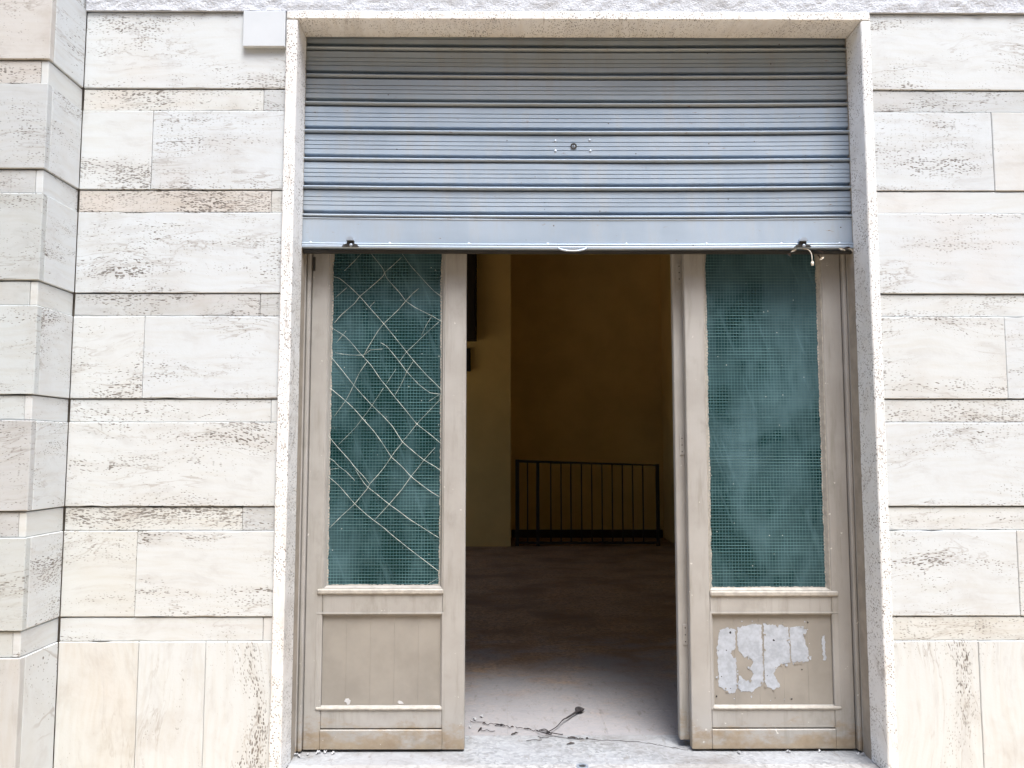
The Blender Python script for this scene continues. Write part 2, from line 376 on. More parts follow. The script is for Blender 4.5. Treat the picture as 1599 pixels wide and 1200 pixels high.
# ------------------------------------------------------------------ travertine cladding
H = 0.4173; J0 = 2.665; BAND = 0.091
joints = [J0-H*k for k in range(6)]                      # underside of each tall block
def worn(o, amp=0.0016, chip=0.0, cut=0.03):
    """uneven, chipped edges: long pieces are cut across and their corners nudged"""
    me = o.data; bm = bmesh.new(); bm.from_mesh(me)
    for ax in (0, 1, 2):
        L = max(v.co[ax] for v in bm.verts)-min(v.co[ax] for v in bm.verts)
        n = int(L/cut)
        if L < 0.3: continue
        for i in range(1, n):
            c = -L/2+L*i/n; nm = Vector((0, 0, 0)); nm[ax] = 1; co = Vector((0, 0, 0)); co[ax] = c
            bmesh.ops.bisect_plane(bm, geom=bm.verts[:]+bm.edges[:]+bm.faces[:], plane_co=co, plane_no=nm)
    zs = [v.co.z for v in bm.verts]; zlo, zhi = min(zs), max(zs)
    for v in bm.verts:
        w = v.co+o.location
        v.co += Vector((noise.noise(w*31), 0.5*noise.noise(w*27+Vector((5, 1, 2))), noise.noise(w*29+Vector((1, 8, 3)))))*amp
        if chip and random.random() < chip and v.co.y < 0:
            if v.co.z < zlo+0.006: v.co.z += random.uniform(0.001, 0.006)
            elif v.co.z > zhi-0.006: v.co.z -= random.uniform(0.001, 0.004)
    bm.to_mesh(me); bm.free()
def slab(parent, x0, x1, y0, y1, z0, z1, mat, col=(1, 1, 1), name='stone_slab', jig=0.0012, bev=0.0022):
    j = random.uniform(-jig, jig)
    o = box(name, x0, x1, y0+j, y1+j, z0, z1, mat, parent, bev); o.color = (*col, 1.0)
    if x0 < 2.2 and x1 > -2.4: worn(o, 0.0009, 0.10, 0.05)
    return o
W, PK, GR, YL, BL = (1, 1, 1), (0.95, 0.885, 0.835), (0.84, 0.84, 0.845), (0.99, 0.975, 0.945), (0.98, 0.995, 1.02)
g = 0.0007                                                # half of a tight joint
def clad(parent, xa, xb, blocks, bands, top=2.984):
    """blocks / bands: for every course a list of x splits and tints"""
    for k in range(7):
        zt = top if k == 0 else joints[k-1]-BAND-g
        zb = joints[k]+0.0022 if k < 6 else -0.18
        sp, cols = blocks[k]; xs = [xa]+sp+[xb]
        mat = M['trav_vert'] if k == 6 else M['trav']
        for i in range(len(xs)-1):
            slab(parent, xs[i]+g, xs[i+1]-g, 0.0, 0.029, zb, zt, mat, cols[i % len(cols)])
        if k < 6:
            sp, cols, dense = bands[k]; xs = [xa]+sp+[xb]
            for i in range(len(xs)-1):
                slab(parent, xs[i]+g, xs[i+1]-g, 0.0045, 0.029, joints[k]-BAND+g, joints[k]-0.0022, M['trav_dense'] if dense else M['trav'], cols[i % len(cols)])
LW = empty('stone_wall', (-1.30, 0.03, -0.18), 'white travertine clad wall between the projecting pilaster and the shop doorway', 'wall')
box('wall_core', -1.95, -0.852, 0.0305, 0.30, -0.18, 2.985, M['mortar'], LW)
clad(LW, -1.7085, -0.8965,
     [([], [W]), ([-1.425], [W, BL]), ([], [BL]), ([-1.428], [W, BL]), ([], [W]), ([-1.425], [YL, W]), ([-1.405, -1.150], [YL, W, W])],
     [([-0.985], [YL, GR], True), ([-0.945], [PK, YL], True), ([-0.978], [GR, GR], True), ([-0.925], [W, W], False), ([-1.025], [YL, GR], True), ([-0.935], [W, W], False)])
RW = empty('stone_wall', (1.9, 0.03, -0.18), 'white travertine clad wall to the right of the shop doorway', 'wall')
box('wall_core', 1.432, 4.2, 0.0305, 0.30, -0.18, 2.985, M['mortar'], RW)
clad(RW, 1.4705, 4.2,
     [([2.55, 3.4], [W, BL, W]), ([1.952, 3.2], [BL, W, W]), ([2.4, 3.5], [BL, W, W]), ([1.962, 3.1], [W, BL, W]), ([2.3, 3.3], [BL, W, W]), ([1.968, 3.0], [BL, W, W]), ([1.80, 2.3, 2.9, 3.5], [W, W, YL, W, W])],
     [([2.6], [GR, W], True), ([2.9], [W, W], False), ([2.5], [W, W], True), ([2.8], [W, W], True), ([2.6], [W, W], False), ([2.7], [YL, W], True)])

PL = empty('stone_pilaster', (-2.2, -0.1, -0.18), 'projecting travertine pilaster at the left edge with stepped courses', 'pilaster')
px0, px1, pf = -3.2, -1.709, -0.238
box('pilaster_core', px0, px1-0.0315, pf+0.0315, 0.03, -0.18, 3.6, M['mortar'], PL)
pj = [J0+H]+joints
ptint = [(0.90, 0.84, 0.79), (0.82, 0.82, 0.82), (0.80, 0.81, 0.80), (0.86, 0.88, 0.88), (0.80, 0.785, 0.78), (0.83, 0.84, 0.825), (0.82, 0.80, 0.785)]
for k in range(8):
    zt = 3.6 if k == 0 else pj[k-1]-BAND-g
    zb = pj[k]+0.0022 if k < 7 else -0.18
    mat = M['trav_vert'] if k == 7 else M['trav']
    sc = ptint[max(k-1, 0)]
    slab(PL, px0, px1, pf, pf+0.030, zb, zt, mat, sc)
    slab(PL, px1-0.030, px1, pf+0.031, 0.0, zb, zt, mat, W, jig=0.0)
    if k < 7:
        b0, b1 = pj[k]-BAND+g, pj[k]-0.0022
        slab(PL, px0, px1-0.034, pf+0.007, pf+0.030, b0, b1, M['trav_dense'], sc)
        slab(PL, px1-0.033, px1-0.006, pf+0.007, 0.0055, b0, b1, M['trav'], YL if k % 2 else W, jig=0.0)

# ------------------------------------------------------------------ rough plaster strip above
PS = empty('plaster_wall', (0.3, 0.05, 2.99), 'rough white plaster wall running above the stone cladding', 'wall')
def rough_strip(x0, x1, z0, z1, y, nx, nz):
    v = []; f = []
    for j in range(nz+1):
        for i in range(nx+1):
            x = x0+(x1-x0)*i/nx; z = z0+(z1-z0)*j/nz
            d = noise.noise(Vector((x*22, 1.3, z*30)))*0.0045+noise.noise(Vector((x*60, 4.1, z*80)))*0.0022
            v.append((x, y+d, z))
    for j in range(nz):
        for i in range(nx):
            a = j*(nx+1)+i; f.append((a, a+1, a+nx+2, a+nx+1))
    b = len(v)
    v += [(x0, 0.2, z0), (x1, 0.2, z0)]; f.append((0, b, b+1, nx))
    me = bpy.data.meshes.new('strip'); me.from_pydata(v, [], f); me.update(); return me
link('plaster_coat', rough_strip(-1.706, 4.2, 2.9875, 3.30, -0.010, 500, 26), M['plaster'], PS)
box('wall_core', -1.95, 4.2, 0.001, 0.30, 2.989, 4.6, M['plaster'], PS)

PQ = box('stone_plaque', -1.068, -0.899, -0.020, -0.0015, 2.833, 2.982, M['marble'], None, 0.002)
tag(PQ, 'small blank white marble plaque at the upper left corner of the doorway', 'plaque')

# ------------------------------------------------------------------ stone door surround
X0, X1, ZL = -0.850, 1.430, 2.950
DS = empty('stone_door_surround', (0.29, 0.07, 0), 'pitted travertine surround lining the shop doorway', 'door surround')
jl = box('jamb', -0.8955, X0, -0.016, 0.128, -0.005, ZL-0.001, M['trav_edge'], DS, 0.004); worn(jl)
jr = box('jamb', X1, 1.4695, -0.016, 0.128, -0.005, ZL-0.001, M['trav_edge'], DS, 0.004); worn(jr)
jl.color = (1, 1, 1, 1); jr.color = (0.97, 0.985, 1.0, 1)
lt = box('lintel', -0.8955, 1.4695, -0.016, 0.128, ZL, 2.9865, M['trav_edge'], DS, 0.004); worn(lt); lt.color = (1.0, 0.98, 0.95, 1)

# ------------------------------------------------------------------ threshold
TH = empty('door_threshold', (0.29, 0.2, -0.1), 'pale worn stone threshold across the foot of the doorway', 'threshold')
a = box('front_slab', X0+0.001, X1-0.001, -0.045, 0.090, -0.18, 0.0, M['sill_clean'], TH, 0.004)
b = box('inner_slab', -0.95, 1.53, 0.0925, 0.410, -0.14, -0.003, M['sill'], TH, 0.002)
def crack(name, pts, w, z, parent, mat):
    p2 = []
    for i in range(len(pts)-1):
        (xa, ya), (xb, yb) = pts[i], pts[i+1]
        for k in range(8):
            t = k/8; p2.append((xa+(xb-xa)*t+random.uniform(-.004, .004), ya+(yb-ya)*t+random.uniform(-.006, .006)))
    p2.append(pts[-1]); v = []; f = []
    for i, (x, y) in enumerate(p2):
        ww = w*random.uniform(0.25, 1.0); v += [(x, y-ww, z), (x, y+ww, z), (x, y+ww*0.6, z-0.004), (x, y-ww*0.6, z-0.004)]
    for i in range(len(p2)-1):
        for k in range(4): f.append((4*i+k, 4*i+(k+1) % 4, 4*i+4+(k+1) % 4, 4*i+4+k))
    me = bpy.data.meshes.new('crack'); me.from_pydata(v, [], f); me.update()
    return link(name, me, mat, parent)
crack('crack', [(0.16, 0.405), (0.26, 0.374), (0.40, 0.352), (0.552, 0.327), (0.64, 0.285), (0.735, 0.240)], 0.0035, -0.0022, TH, M['twig'])
sr = empty('floor_socket', (0.287, 0.066, 0), 'small round metal socket plate let into the threshold', 'socket')
rm = link('rim', ring_mesh(0.014, 0.024, 0.003), M['bolt'], sr, (0.287, 0.066, 0.0005)); rm.rotation_euler = (-math.pi/2, 0, 0)
hm = link('hole', dome_mesh(0.0135, 0.001), M['slot'], sr, (0.287, 0.066, 0.0008)); hm.rotation_euler = (-math.pi/2, 0, 0)

# ------------------------------------------------------------------ roller shutter
SH = empty('roller_shutter', (0.29, 0.165, 2.05), 'half raised grey steel roller shutter filling the top of the doorway', 'shutter')
PIT = 0.1205; SY = 0.138; SX0, SX1 = -0.872, 1.452
prof = [(0.018, -0.001), (0.004, 0.0005), (0.0, -0.002), (0.0, -0.0260), (0.0045, -0.0278), (0.0, -0.0298), (0.0, -0.0440), (0.0045, -0.0458), (0.0, -0.0478),
        (0.0, -0.0615), (0.0045, -0.0633), (0.0, -0.0653), (0.0, -0.0835), (0.003, -0.0855), (0.020, -0.0875), (0.026, -0.091), (0.026, -0.0985),
        (0.014, -0.1005), (0.000, -0.1010), (-0.007, -0.1030), (-0.0100, -0.1062), (-0.0100, -0.1090), (-0.007, -0.1118), (0.002, -0.1138), (0.016, -0.1142), (0.030, -0.1145), (0.030, -0.126)]
def dented(me, sd, amp):
    for v in me.vertices:
        v.co.y += amp*noise.noise(Vector((v.co.x*1.7+sd*9.1, sd*3.3, v.co.z*5)))+0.35*amp*noise.noise(Vector((v.co.x*7+sd*5, sd, v.co.z*12)))
        v.co.z += 0.6*amp*noise.noise(Vector((v.co.x*1.1, sd*7.7, 0.4)))
    me.update(); return me
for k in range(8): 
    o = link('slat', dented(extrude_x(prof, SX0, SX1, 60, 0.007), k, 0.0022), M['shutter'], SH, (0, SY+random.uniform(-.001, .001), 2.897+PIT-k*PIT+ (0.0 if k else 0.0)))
    if k < 3: o.color = (0.90, 0.85, 0.78, 1)          # darker reflection of the top slats put into the tint, along with dust
    if k in (1, 2, 5): o.rotation_euler.y = R(random.uniform(-0.06, 0.06))
lockz = 2.483
lk = link('lock', ring_mesh(0.0085, 0.0135, 0.004), M['slot'], SH, (0.275, SY+0.001, lockz))
link('lock_barrel', dome_mesh(0.0086, 0.003), M['bolt'], lk, (0.275, SY+0.001, lockz))
box('keyhole', 0.2735, 0.2765, SY-0.0030, SY-0.0015, lockz-0.001, lockz+0.006, M['slot'], lk)
riv = dome_mesh(0.0065, 0.004)
for x, z in ((0.199, 2.506), (0.343, 2.509), (0.199, 2.463), (0.345, 2.463)): link('rivet', riv, M['bolt'], SH, (x, SY+0.0005, z))
zb0 = 2.177
bar = [(0.018, zb0-0.001), (-0.004, zb0), (-0.006, zb0-0.003), (-0.003, zb0-0.006), (-0.003, 2.064), (-0.010, 2.061), (-0.012, 2.058), (-0.012, 2.0505), (-0.010, 2.048), (0.022, 2.048), (0.022, zb0-0.001)]
bb = link('bottom_bar', dented(extrude_x([(y, z-2.05) for y, z in bar], SX0, SX1, 60, 0.006, closed=True), 9, 0.0015), M['shutter'], SH, (0, SY, 2.05))
box('underside_flange', SX0, SX1, SY+0.006, SY+0.026, 2.030, 2.0415, M['slot'], bb)
big = dome_mesh(0.0075, 0.006)
for x in (-0.818, -0.490, -0.162, 0.165, 0.491, 0.824, 1.135, 1.377):
    t = (x-SX0)/(SX1-SX0); link('rivet', big, M['bolt'], bb, (x, SY-0.0028, 2.0695-0.006*(1-(2*t-1)**2)))
hp = [(-0.058, 0.004, 0.004), (-0.056, -0.008, -0.006), (-0.042, -0.014, -0.013), (-0.016, -0.017, -0.0175), (0.016, -0.017, -0.0175), (0.042, -0.014, -0.013), (0.056, -0.008, -0.006), (0.058, 0.004, 0.004)]
link('pull_handle', tube_mesh(smooth_path(hp, 3), 0.0042, 8), M['bolt'], bb, (0.266, SY-0.010, 2.048))
for x in (-0.650, 1.218):
    z = 2.056
    k = link('latch', prism_y([(-0.034, -0.005), (-0.026, 0.002), (-0.014, 0.006), (-0.012, 0.018), (0.014, 0.018), (0.015, 0.006), (0.028, 0.002), (0.035, -0.005)], -0.010, 0.004), M['slot'], bb, (x, SY-0.012, z))
    link('knob', prism_y([(-0.016, 0.017), (-0.013, 0.026), (-0.005, 0.032), (0.006, 0.032), (0.013, 0.026), (0.017, 0.017)], -0.020, 0.006), M['bolt'], k, (x, SY-0.012, z))
    link('bolt_tip', dome_mesh(0.0075, 0.006), M['bolt'], k, (x+0.004, SY-0.022, z-0.001))

# ------------------------------------------------------------------ door frame behind the shutter
FR = empty('door_frame', (0.29, 0.22, 0), 'taupe painted timber door frame standing inside the stone surround', 'door frame')
for s, xo, xm, xi in ((-1, -0.900, -0.8485, -0.8305), (1, 1.480, 1.4315, 1.4135)):
    q = box('frame_post', min(xo, xm), max(xo, xm), 0.192, 0.300, 0.006, 2.70, M['door'], FR, 0.004)
    box('stop_moulding', min(xm, xi)+0.0012, max(xm, xi), 0.202, 0.300, 0.004, 2.70, M['door'], q, 0.005)
box('frame_head', -0.83, 1.413, 0.20, 0.30, 2.56, 2.70, M['door'], FR, 0.004)

def ragged(x0, x1, z0, z1, w, y, sd):
    """thin uneven edge of paint left on the glass all round the pane"""
    rs = random.Random(sd); v = []; f = []
    def run(p0, p1, nrm, n):
        b = len(v)
        for i in range(n+1):
            t = i/n; x = p0[0]+(p1[0]-p0[0])*t; z = p0[1]+(p1[1]-p0[1])*t
            d = w*(0.35+0.9*abs(noise.noise(Vector((x*9+sd, z*9, 2))))+rs.uniform(0, 0.55))
            v.append((x-nrm[0]*0.004, y, z-nrm[1]*0.004)); v.append((x+nrm[0]*d, y+0.0004, z+nrm[1]*d))
        for i in range(n): f.append((b+2*i, b+2*i+1, b+2*i+3, b+2*i+2))
    run((x0, z0), (x0, z1), (1, 0), 200); run((x1, z0), (x1, z1), (-1, 0), 200); run((x0, z0), (x1, z0), (0, 1), 80)
    me = bpy.data.meshes.new('ragged'); me.from_pydata(v, [], f); me.update(); return me
def wire_grid(x0, x1, z0, z1, y):
    v = []; f = []
    def bar_(xa, xb, za, zb, ya):
        b = len(v)
        v.extend([(xa, ya, za), (xb, ya, za), (xb, ya, zb), (xa, ya, zb), (xa, ya+0.0006, za), (xb, ya+0.0006, za), (xb, ya+0.0006, zb), (xa, ya+0.0006, zb)])
        f.extend([(b, b+1, b+2, b+3), (b, b+4, b+5, b+1), (b+1, b+5, b+6, b+2), (b+2, b+6, b+7, b+3), (b+3, b+7, b+4, b)])
    n = int((x1-x0)/0.0127); s = (x1-x0)/n
    for i in range(1, n): bar_(x0+i*s-0.00035, x0+i*s+0.00035, z0, z1, y)
    n = int((z1-z0)/0.0127); s = (z1-z0)/n
    for i in range(1, n):
        j = random.uniform(-.0008, .0008); w = random.choice((0.0006, 0.0008, 0.0011)); bar_(x0, x1, z0+i*s+j-w, z0+i*s+j+w, y-0.0007)
    me = bpy.data.meshes.new('grid'); me.from_pydata(v, [], f); me.update(); return me
def frame_ring(x0, x1, z0, z1, w, y0, y1, name, mat, parent, skew=0.35):
    """four mitred mouldings sloping in towards the panel"""
    pts = [(x0, z0), (x1, z0), (x1, z1), (x0, z1)]; ins = [(x0+w, z0+w), (x1-w, z0+w), (x1-w, z1-w), (x0+w, z1-w)]
    for i in range(4):
        j = (i+1) % 4; A, B_, C_, D_ = pts[i], pts[j], ins[j], ins[i]
        e = [(A[0]*(1-skew)+D_[0]*skew, A[1]*(1-skew)+D_[1]*skew), (B_[0]*(1-skew)+C_[0]*skew, B_[1]*(1-skew)+C_[1]*skew)]
        v = [(A[0], y0, A[1]), (B_[0], y0, B_[1]), (e[1][0], y0-0.001, e[1][1]), (e[0][0], y0-0.001, e[0][1]), (C_[0], y1, C_[1]), (D_[0], y1, D_[1])]
        me = bpy.data.meshes.new('mould'); me.from_pydata(v, [], [(0, 1, 2, 3), (3, 2, 4, 5)]); me.update(); link(name, me, mat, parent)
def door_leaf(name, label, x0, x1, gx0, gx1, gz0, px0_, px1_, y, seed):
    T = empty(name, ((x0+x1)/2, y, 0.006), label, 'door')
    yb = y+0.042; ZT = 2.53
    box('stile', x0, gx0, y, yb, 0.006, ZT, M['door'], T, 0.003)
    box('stile', gx1, x1, y, yb, 0.006, ZT, M['door'], T, 0.003)
    xa, xb = gx0+0.0008, gx1-0.0008
    box('top_rail', xa, xb, y+0.0004, yb, 2.42, ZT, M['door'], T, 0.002)
    box('lock_rail', xa, xb, y+0.0006, yb, 0.549, gz0-0.024, M['door'], T, 0.003)
    box('bottom_rail', xa, xb, y+0.0008, yb, 0.0895, 0.166, M['door'], T, 0.003)
    box('kick_board', xa-0.002, xb+0.002, y-0.0035, yb, 0.008, 0.0855, M['door'], T, 0.003)
    # glass with its wire, beads and ragged paint line
    gl = link('glass_pane', extrude_x([(y+0.024, gz0-0.01), (y+0.024, 2.425), (y+0.029, 2.425), (y+0.029, gz0-0.01)], gx0-0.003, gx1+0.003, 1, closed=True), M['glass'], T)
    wg = link('wire_mesh', wire_grid(gx0, gx1, gz0, 2.42, y+0.0226), M['mesh_wire'], gl); wg['kind'] = 'stuff'
    frame_ring(gx0, gx1, gz0-0.006, 2.42, 0.012, y+0.0045, y+0.021, 'glazing_bead', M['putty'] if seed == 2 else M['door'], T)
    link('paint_edge', ragged(gx0+0.011, gx1-0.011, gz0+0.004, 2.42, 0.007, y+0.0218, seed), M['putty'], gl)
    sl = box('glass_sill', px0_+0.004, px1_-0.004, y-0.007, y+0.02, gz0-0.026, gz0-0.004, M['putty'], T, 0.005)
    # plank panel
    n = 5; w = (xb-xa)/n; pm = box_mesh(w-0.0002, 0.012, 0.549-0.166+0.006, 0.0005)
    for i in range(n): link('panel_plank', pm, M['panel'], T, (xa+w*(i+0.5), y+0.019+random.uniform(-.0001, .0001), (0.549+0.166)/2))
    box('panel_backing', xa, xb, y+0.027, y+0.034, 0.166, 0.549, M['slot'], T)
    frame_ring(px0_, px1_, 0.162, 0.553, 0.016, y-0.0005, y+0.0128, 'panel_moulding', M['door'], T, 0.45)
    lo = box('panel_sill_bead', px0_+0.004, px1_-0.004, y-0.005, y+0.012, 0.160, 0.176, M['putty'], T, 0.006)
    return T
DY = 0.222
LD = door_leaf('glazed_door', 'left taupe door leaf with torn diamond netting over teal wired glass', -0.8285, -0.1760, -0.760, -0.268, 0.650, -0.787, -0.261, DY, 1)
RD = door_leaf('glazed_door', 'right taupe door leaf with pale blue peeled paint patch on its lower panel', 0.7470, 1.4120, 0.830, 1.332, 0.640, 0.828, 1.364, DY, 2)
for Tt, hx in ((LD, -0.822),):
    box('hinge', hx-0.004, hx+0.006, DY-0.004, DY+0.004, 1.97, 2.03, M['slot'], Tt, 0.001)
NET = [
 [(-0.743,1.950), (-0.717,1.942), (-0.676,1.909), (-0.629,1.864), (-0.588,1.817), (-0.551,1.776), (-0.526,1.747), (-0.493,1.708), (-0.428,1.627), (-0.399,1.591), (-0.345,1.531), (-0.295,1.483), (-0.272,1.458)],
 [(-0.758,1.759), (-0.748,1.732), (-0.694,1.697), (-0.665,1.670), (-0.626,1.623), (-0.610,1.606), (-0.577,1.570), (-0.536,1.510), (-0.511,1.481), (-0.478,1.439), (-0.432,1.384), (-0.382,1.323), (-0.328,1.281), (-0.272,1.235)],
 [(-0.752,1.612), (-0.701,1.551), (-0.649,1.487), (-0.610,1.443), (-0.571,1.401), (-0.527,1.359), (-0.484,1.313), (-0.442,1.249), (-0.388,1.202), (-0.350,1.172), (-0.304,1.145), (-0.277,1.126)],
 [(-0.757,1.478), (-0.736,1.464), (-0.682,1.420), (-0.645,1.386), (-0.610,1.346), (-0.560,1.291), (-0.525,1.243), (-0.487,1.185), (-0.444,1.147), (-0.404,1.104), (-0.364,1.072), (-0.319,1.040), (-0.284,1.019)],
 [(-0.756,1.279), (-0.715,1.230), (-0.711,1.225), (-0.665,1.176), (-0.636,1.140), (-0.603,1.106), (-0.576,1.072)],
 [(-0.636,1.132), (-0.622,1.110), (-0.599,1.076), (-0.583,1.059), (-0.541,1.027), (-0.494,0.989), (-0.450,0.959), (-0.408,0.927), (-0.355,0.894), (-0.317,0.870), (-0.279,0.847)],
 [(-0.758,1.187), (-0.729,1.170), (-0.704,1.145), (-0.675,1.125), (-0.637,1.087)],
 [(-0.755,1.129), (-0.736,1.134), (-0.706,1.138)],
 [(-0.756,1.110), (-0.708,1.070), (-0.670,1.029), (-0.637,0.991), (-0.593,0.952), (-0.555,0.922), (-0.517,0.894), (-0.479,0.862), (-0.441,0.832), (-0.408,0.806), (-0.281,0.711)],
 [(-0.586,2.052), (-0.534,1.986), (-0.515,1.942), (-0.460,1.880), (-0.434,1.845), (-0.394,1.817), (-0.320,1.780), (-0.278,1.755)],
 [(-0.454,2.052), (-0.415,1.997), (-0.383,1.962), (-0.356,1.931), (-0.315,1.888), (-0.276,1.860)],
 [(-0.538,1.666), (-0.511,1.650), (-0.464,1.593), (-0.426,1.543), (-0.375,1.489), (-0.327,1.454), (-0.272,1.447)],
 [(-0.624,2.052), (-0.655,2.017), (-0.697,1.974)],
 [(-0.454,2.033), (-0.492,1.997), (-0.523,1.970), (-0.534,1.950), (-0.584,1.903), (-0.629,1.864), (-0.652,1.833), (-0.705,1.786), (-0.735,1.751)],
 [(-0.379,1.899), (-0.406,1.876), (-0.434,1.845), (-0.467,1.806), (-0.526,1.747), (-0.550,1.716), (-0.580,1.666), (-0.610,1.612)],
 [(-0.595,1.585), (-0.625,1.539), (-0.649,1.487), (-0.662,1.458), (-0.680,1.424), (-0.728,1.355)],
 [(-0.324,1.778), (-0.347,1.739), (-0.366,1.697)],
 [(-0.293,1.755), (-0.350,1.704), (-0.392,1.662), (-0.428,1.627), (-0.457,1.587)],
 [(-0.472,1.554), (-0.511,1.493)],
 [(-0.524,1.474), (-0.571,1.401), (-0.610,1.346), (-0.644,1.302), (-0.707,1.238)],
 [(-0.399,1.589), (-0.426,1.543), (-0.452,1.485), (-0.478,1.439)],
 [(-0.272,1.439), (-0.317,1.393), (-0.336,1.372), (-0.382,1.323), (-0.419,1.275), (-0.442,1.249)],
 [(-0.442,1.245), (-0.472,1.208), (-0.487,1.185), (-0.516,1.143), (-0.543,1.109), (-0.576,1.072), (-0.583,1.057), (-0.637,0.991), (-0.691,0.941), (-0.739,0.892)],
 [(-0.305,1.224), (-0.350,1.173), (-0.376,1.139), (-0.404,1.104), (-0.443,1.049), (-0.494,0.989), (-0.555,0.922)],
 [(-0.684,1.903), (-0.733,1.860)],
 [(-0.685,1.716), (-0.726,1.666)],
 [(-0.567,1.841), (-0.588,1.817)],
 [(-0.291,1.445), (-0.333,1.418)],
 [(-0.281,0.691), (-0.340,0.656), (-0.367,0.636)],
 [(-0.729,1.623), (-0.672,1.614), (-0.610,1.614), (-0.580,1.635), (-0.530,1.639)],
]
PEEL = [
 [(0.872,0.476), (0.908,0.485), (0.935,0.479), (0.935,0.403), (0.924,0.396), (0.914,0.383), (0.924,0.365), (0.936,0.363), (0.937,0.239), (0.930,0.225), (0.909,0.222), (0.888,0.235), (0.864,0.249), (0.862,0.328), (0.860,0.410)],
 [(0.943,0.485), (0.979,0.496), (1.011,0.500), (1.044,0.496), (1.045,0.410), (1.048,0.327), (1.046,0.266), (1.033,0.249), (1.015,0.242), (1.000,0.228), (0.972,0.232), (0.951,0.228), (0.942,0.246), (0.942,0.266), (0.953,0.290), (0.973,0.271), (0.993,0.278), (1.006,0.300), (0.992,0.321), (1.008,0.345), (0.990,0.376), (0.970,0.363), (0.957,0.388), (0.945,0.393)],
 [(1.053,0.500), (1.078,0.498), (1.120,0.496), (1.154,0.487), (1.157,0.410), (1.158,0.344), (1.127,0.341), (1.101,0.324), (1.090,0.300), (1.107,0.266), (1.117,0.249), (1.085,0.238), (1.061,0.249), (1.052,0.266), (1.052,0.327), (1.052,0.410)],
 [(1.160,0.484), (1.191,0.489), (1.226,0.491), (1.231,0.472), (1.215,0.451), (1.228,0.416), (1.237,0.375), (1.233,0.349), (1.187,0.348), (1.164,0.346), (1.162,0.410)],
 [(1.292,0.451), (1.302,0.452), (1.302,0.416), (1.307,0.354), (1.296,0.351), (1.293,0.396)],
]
def strand(pts, y, rad, sd):
    rs = random.Random(sd)
    P = [(x, y+rs.uniform(-0.0035, 0.0015), z) for x, z in pts]
    S1 = smooth_path(P, 4); Q = []
    for i in range(len(P)-1):
        for j in range(4): Q.append(S1[i*4+j]*0.35+Vector(P[i]).lerp(Vector(P[i+1]), j/4)*0.65)
    Q.append(Vector(P[-1]))
    return tube_mesh(Q, [rad*rs.uniform(0.45, 1.25) for _ in Q], 5)
for i, s in enumerate(NET):
    link('net_strand', strand(s, DY+0.016, (0.0010 if len(s) > 6 else 0.0007), i), M['thread'], LD)
knots = [(3, 4), (1, 11), (2, 7), (3, 7), (3, 9), (0, 6), (1, 5), (5, 3), (5, 5)]
km = bpy.data.meshes.new('knot'); kb = bmesh.new(); bmesh.ops.create_icosphere(kb, subdivisions=1, radius=0.0026); kb.to_mesh(km); kb.free()
for a_, b_ in knots:
    x, z = NET[a_][b_]; link('net_knot', km, M['thread'], LD, (x, DY+0.015, z))

def jag(poly, step=0.0030, amp=0.0021, sd=0):
    rs = random.Random(sd); out = []
    for i in range(len(poly)):
        (xa, za), (xb, zb) = poly[i], poly[(i+1) % len(poly)]
        n = max(1, int(math.hypot(xb-xa, zb-za)/step))
        for k in range(n):
            t = k/n; x = xa+(xb-xa)*t; z = za+(zb-za)*t; q_ = Vector((x, z, sd*3.1))
            mx, mz = noise.noise(q_*75)*2.2*amp, noise.noise(q_*75+Vector((9, 4, 2)))*2.2*amp
            out.append((x+mx+rs.uniform(-amp, amp)*0.7, z+mz+rs.uniform(-amp, amp)*0.7))
    return out
for i, p in enumerate(PEEL):
    o = link('bare_patch', prism_y(jag(p, sd=i), DY+0.0118, DY+0.0135), M['peel'], RD); o['label'] = 'pale blue undercoat bared by peeling paint'
for i, p in enumerate([[(-0.645, 0.180), (-0.640, 0.196), (-0.650, 0.206), (-0.662, 0.205), (-0.665, 0.192), (-0.655, 0.187), (-0.655, 0.179)],
                       [(-0.425, 0.183), (-0.432, 0.195), (-0.443, 0.197), (-0.450, 0.191), (-0.440, 0.184)]]):
    link('paint_chip', prism_y(jag(p, 0.003, 0.001, i), DY+0.0118, DY+0.0135), M['flake'], LD)

rs = random.Random(5)
for i in range(34):
    x = rs.uniform(0.85, 1.24); z = rs.uniform(0.19, 0.52); s_ = rs.uniform(0.0015, 0.006)
    pl = [(x+s_*rs.uniform(0.4, 1.2)*math.cos(k*1.05), z+s_*rs.uniform(0.4, 1.2)*math.sin(k*1.05)) for k in range(6)]
    link('paint_chip', prism_y(pl, DY+0.0116, DY+0.0135), M['peel'] if i % 3 else M['twig'], RD)
for i in range(40):
    p = PEEL[rs.choice((0, 1, 1, 2, 2, 3))]; a_ = rs.randrange(len(p)); (xa, za), (xb, zb) = p[a_], p[(a_+1) % len(p)]; f_ = rs.random()
    x = xa+(xb-xa)*f_+rs.uniform(-.007, .007); z = za+(zb-za)*f_+rs.uniform(-.007, .007); s_ = rs.uniform(0.003, 0.009)
    pl = [(x+s_*rs.uniform(0.3, 1.3)*math.cos(k*0.9), z+s_*rs.uniform(0.3, 1.3)*math.sin(k*0.9)) for k in range(7)]
    link('loose_flake', prism_y(pl, DY+rs.uniform(0.0100, 0.0110), DY+0.0125), M['panel'] if i % 3 else M['peel'], RD)
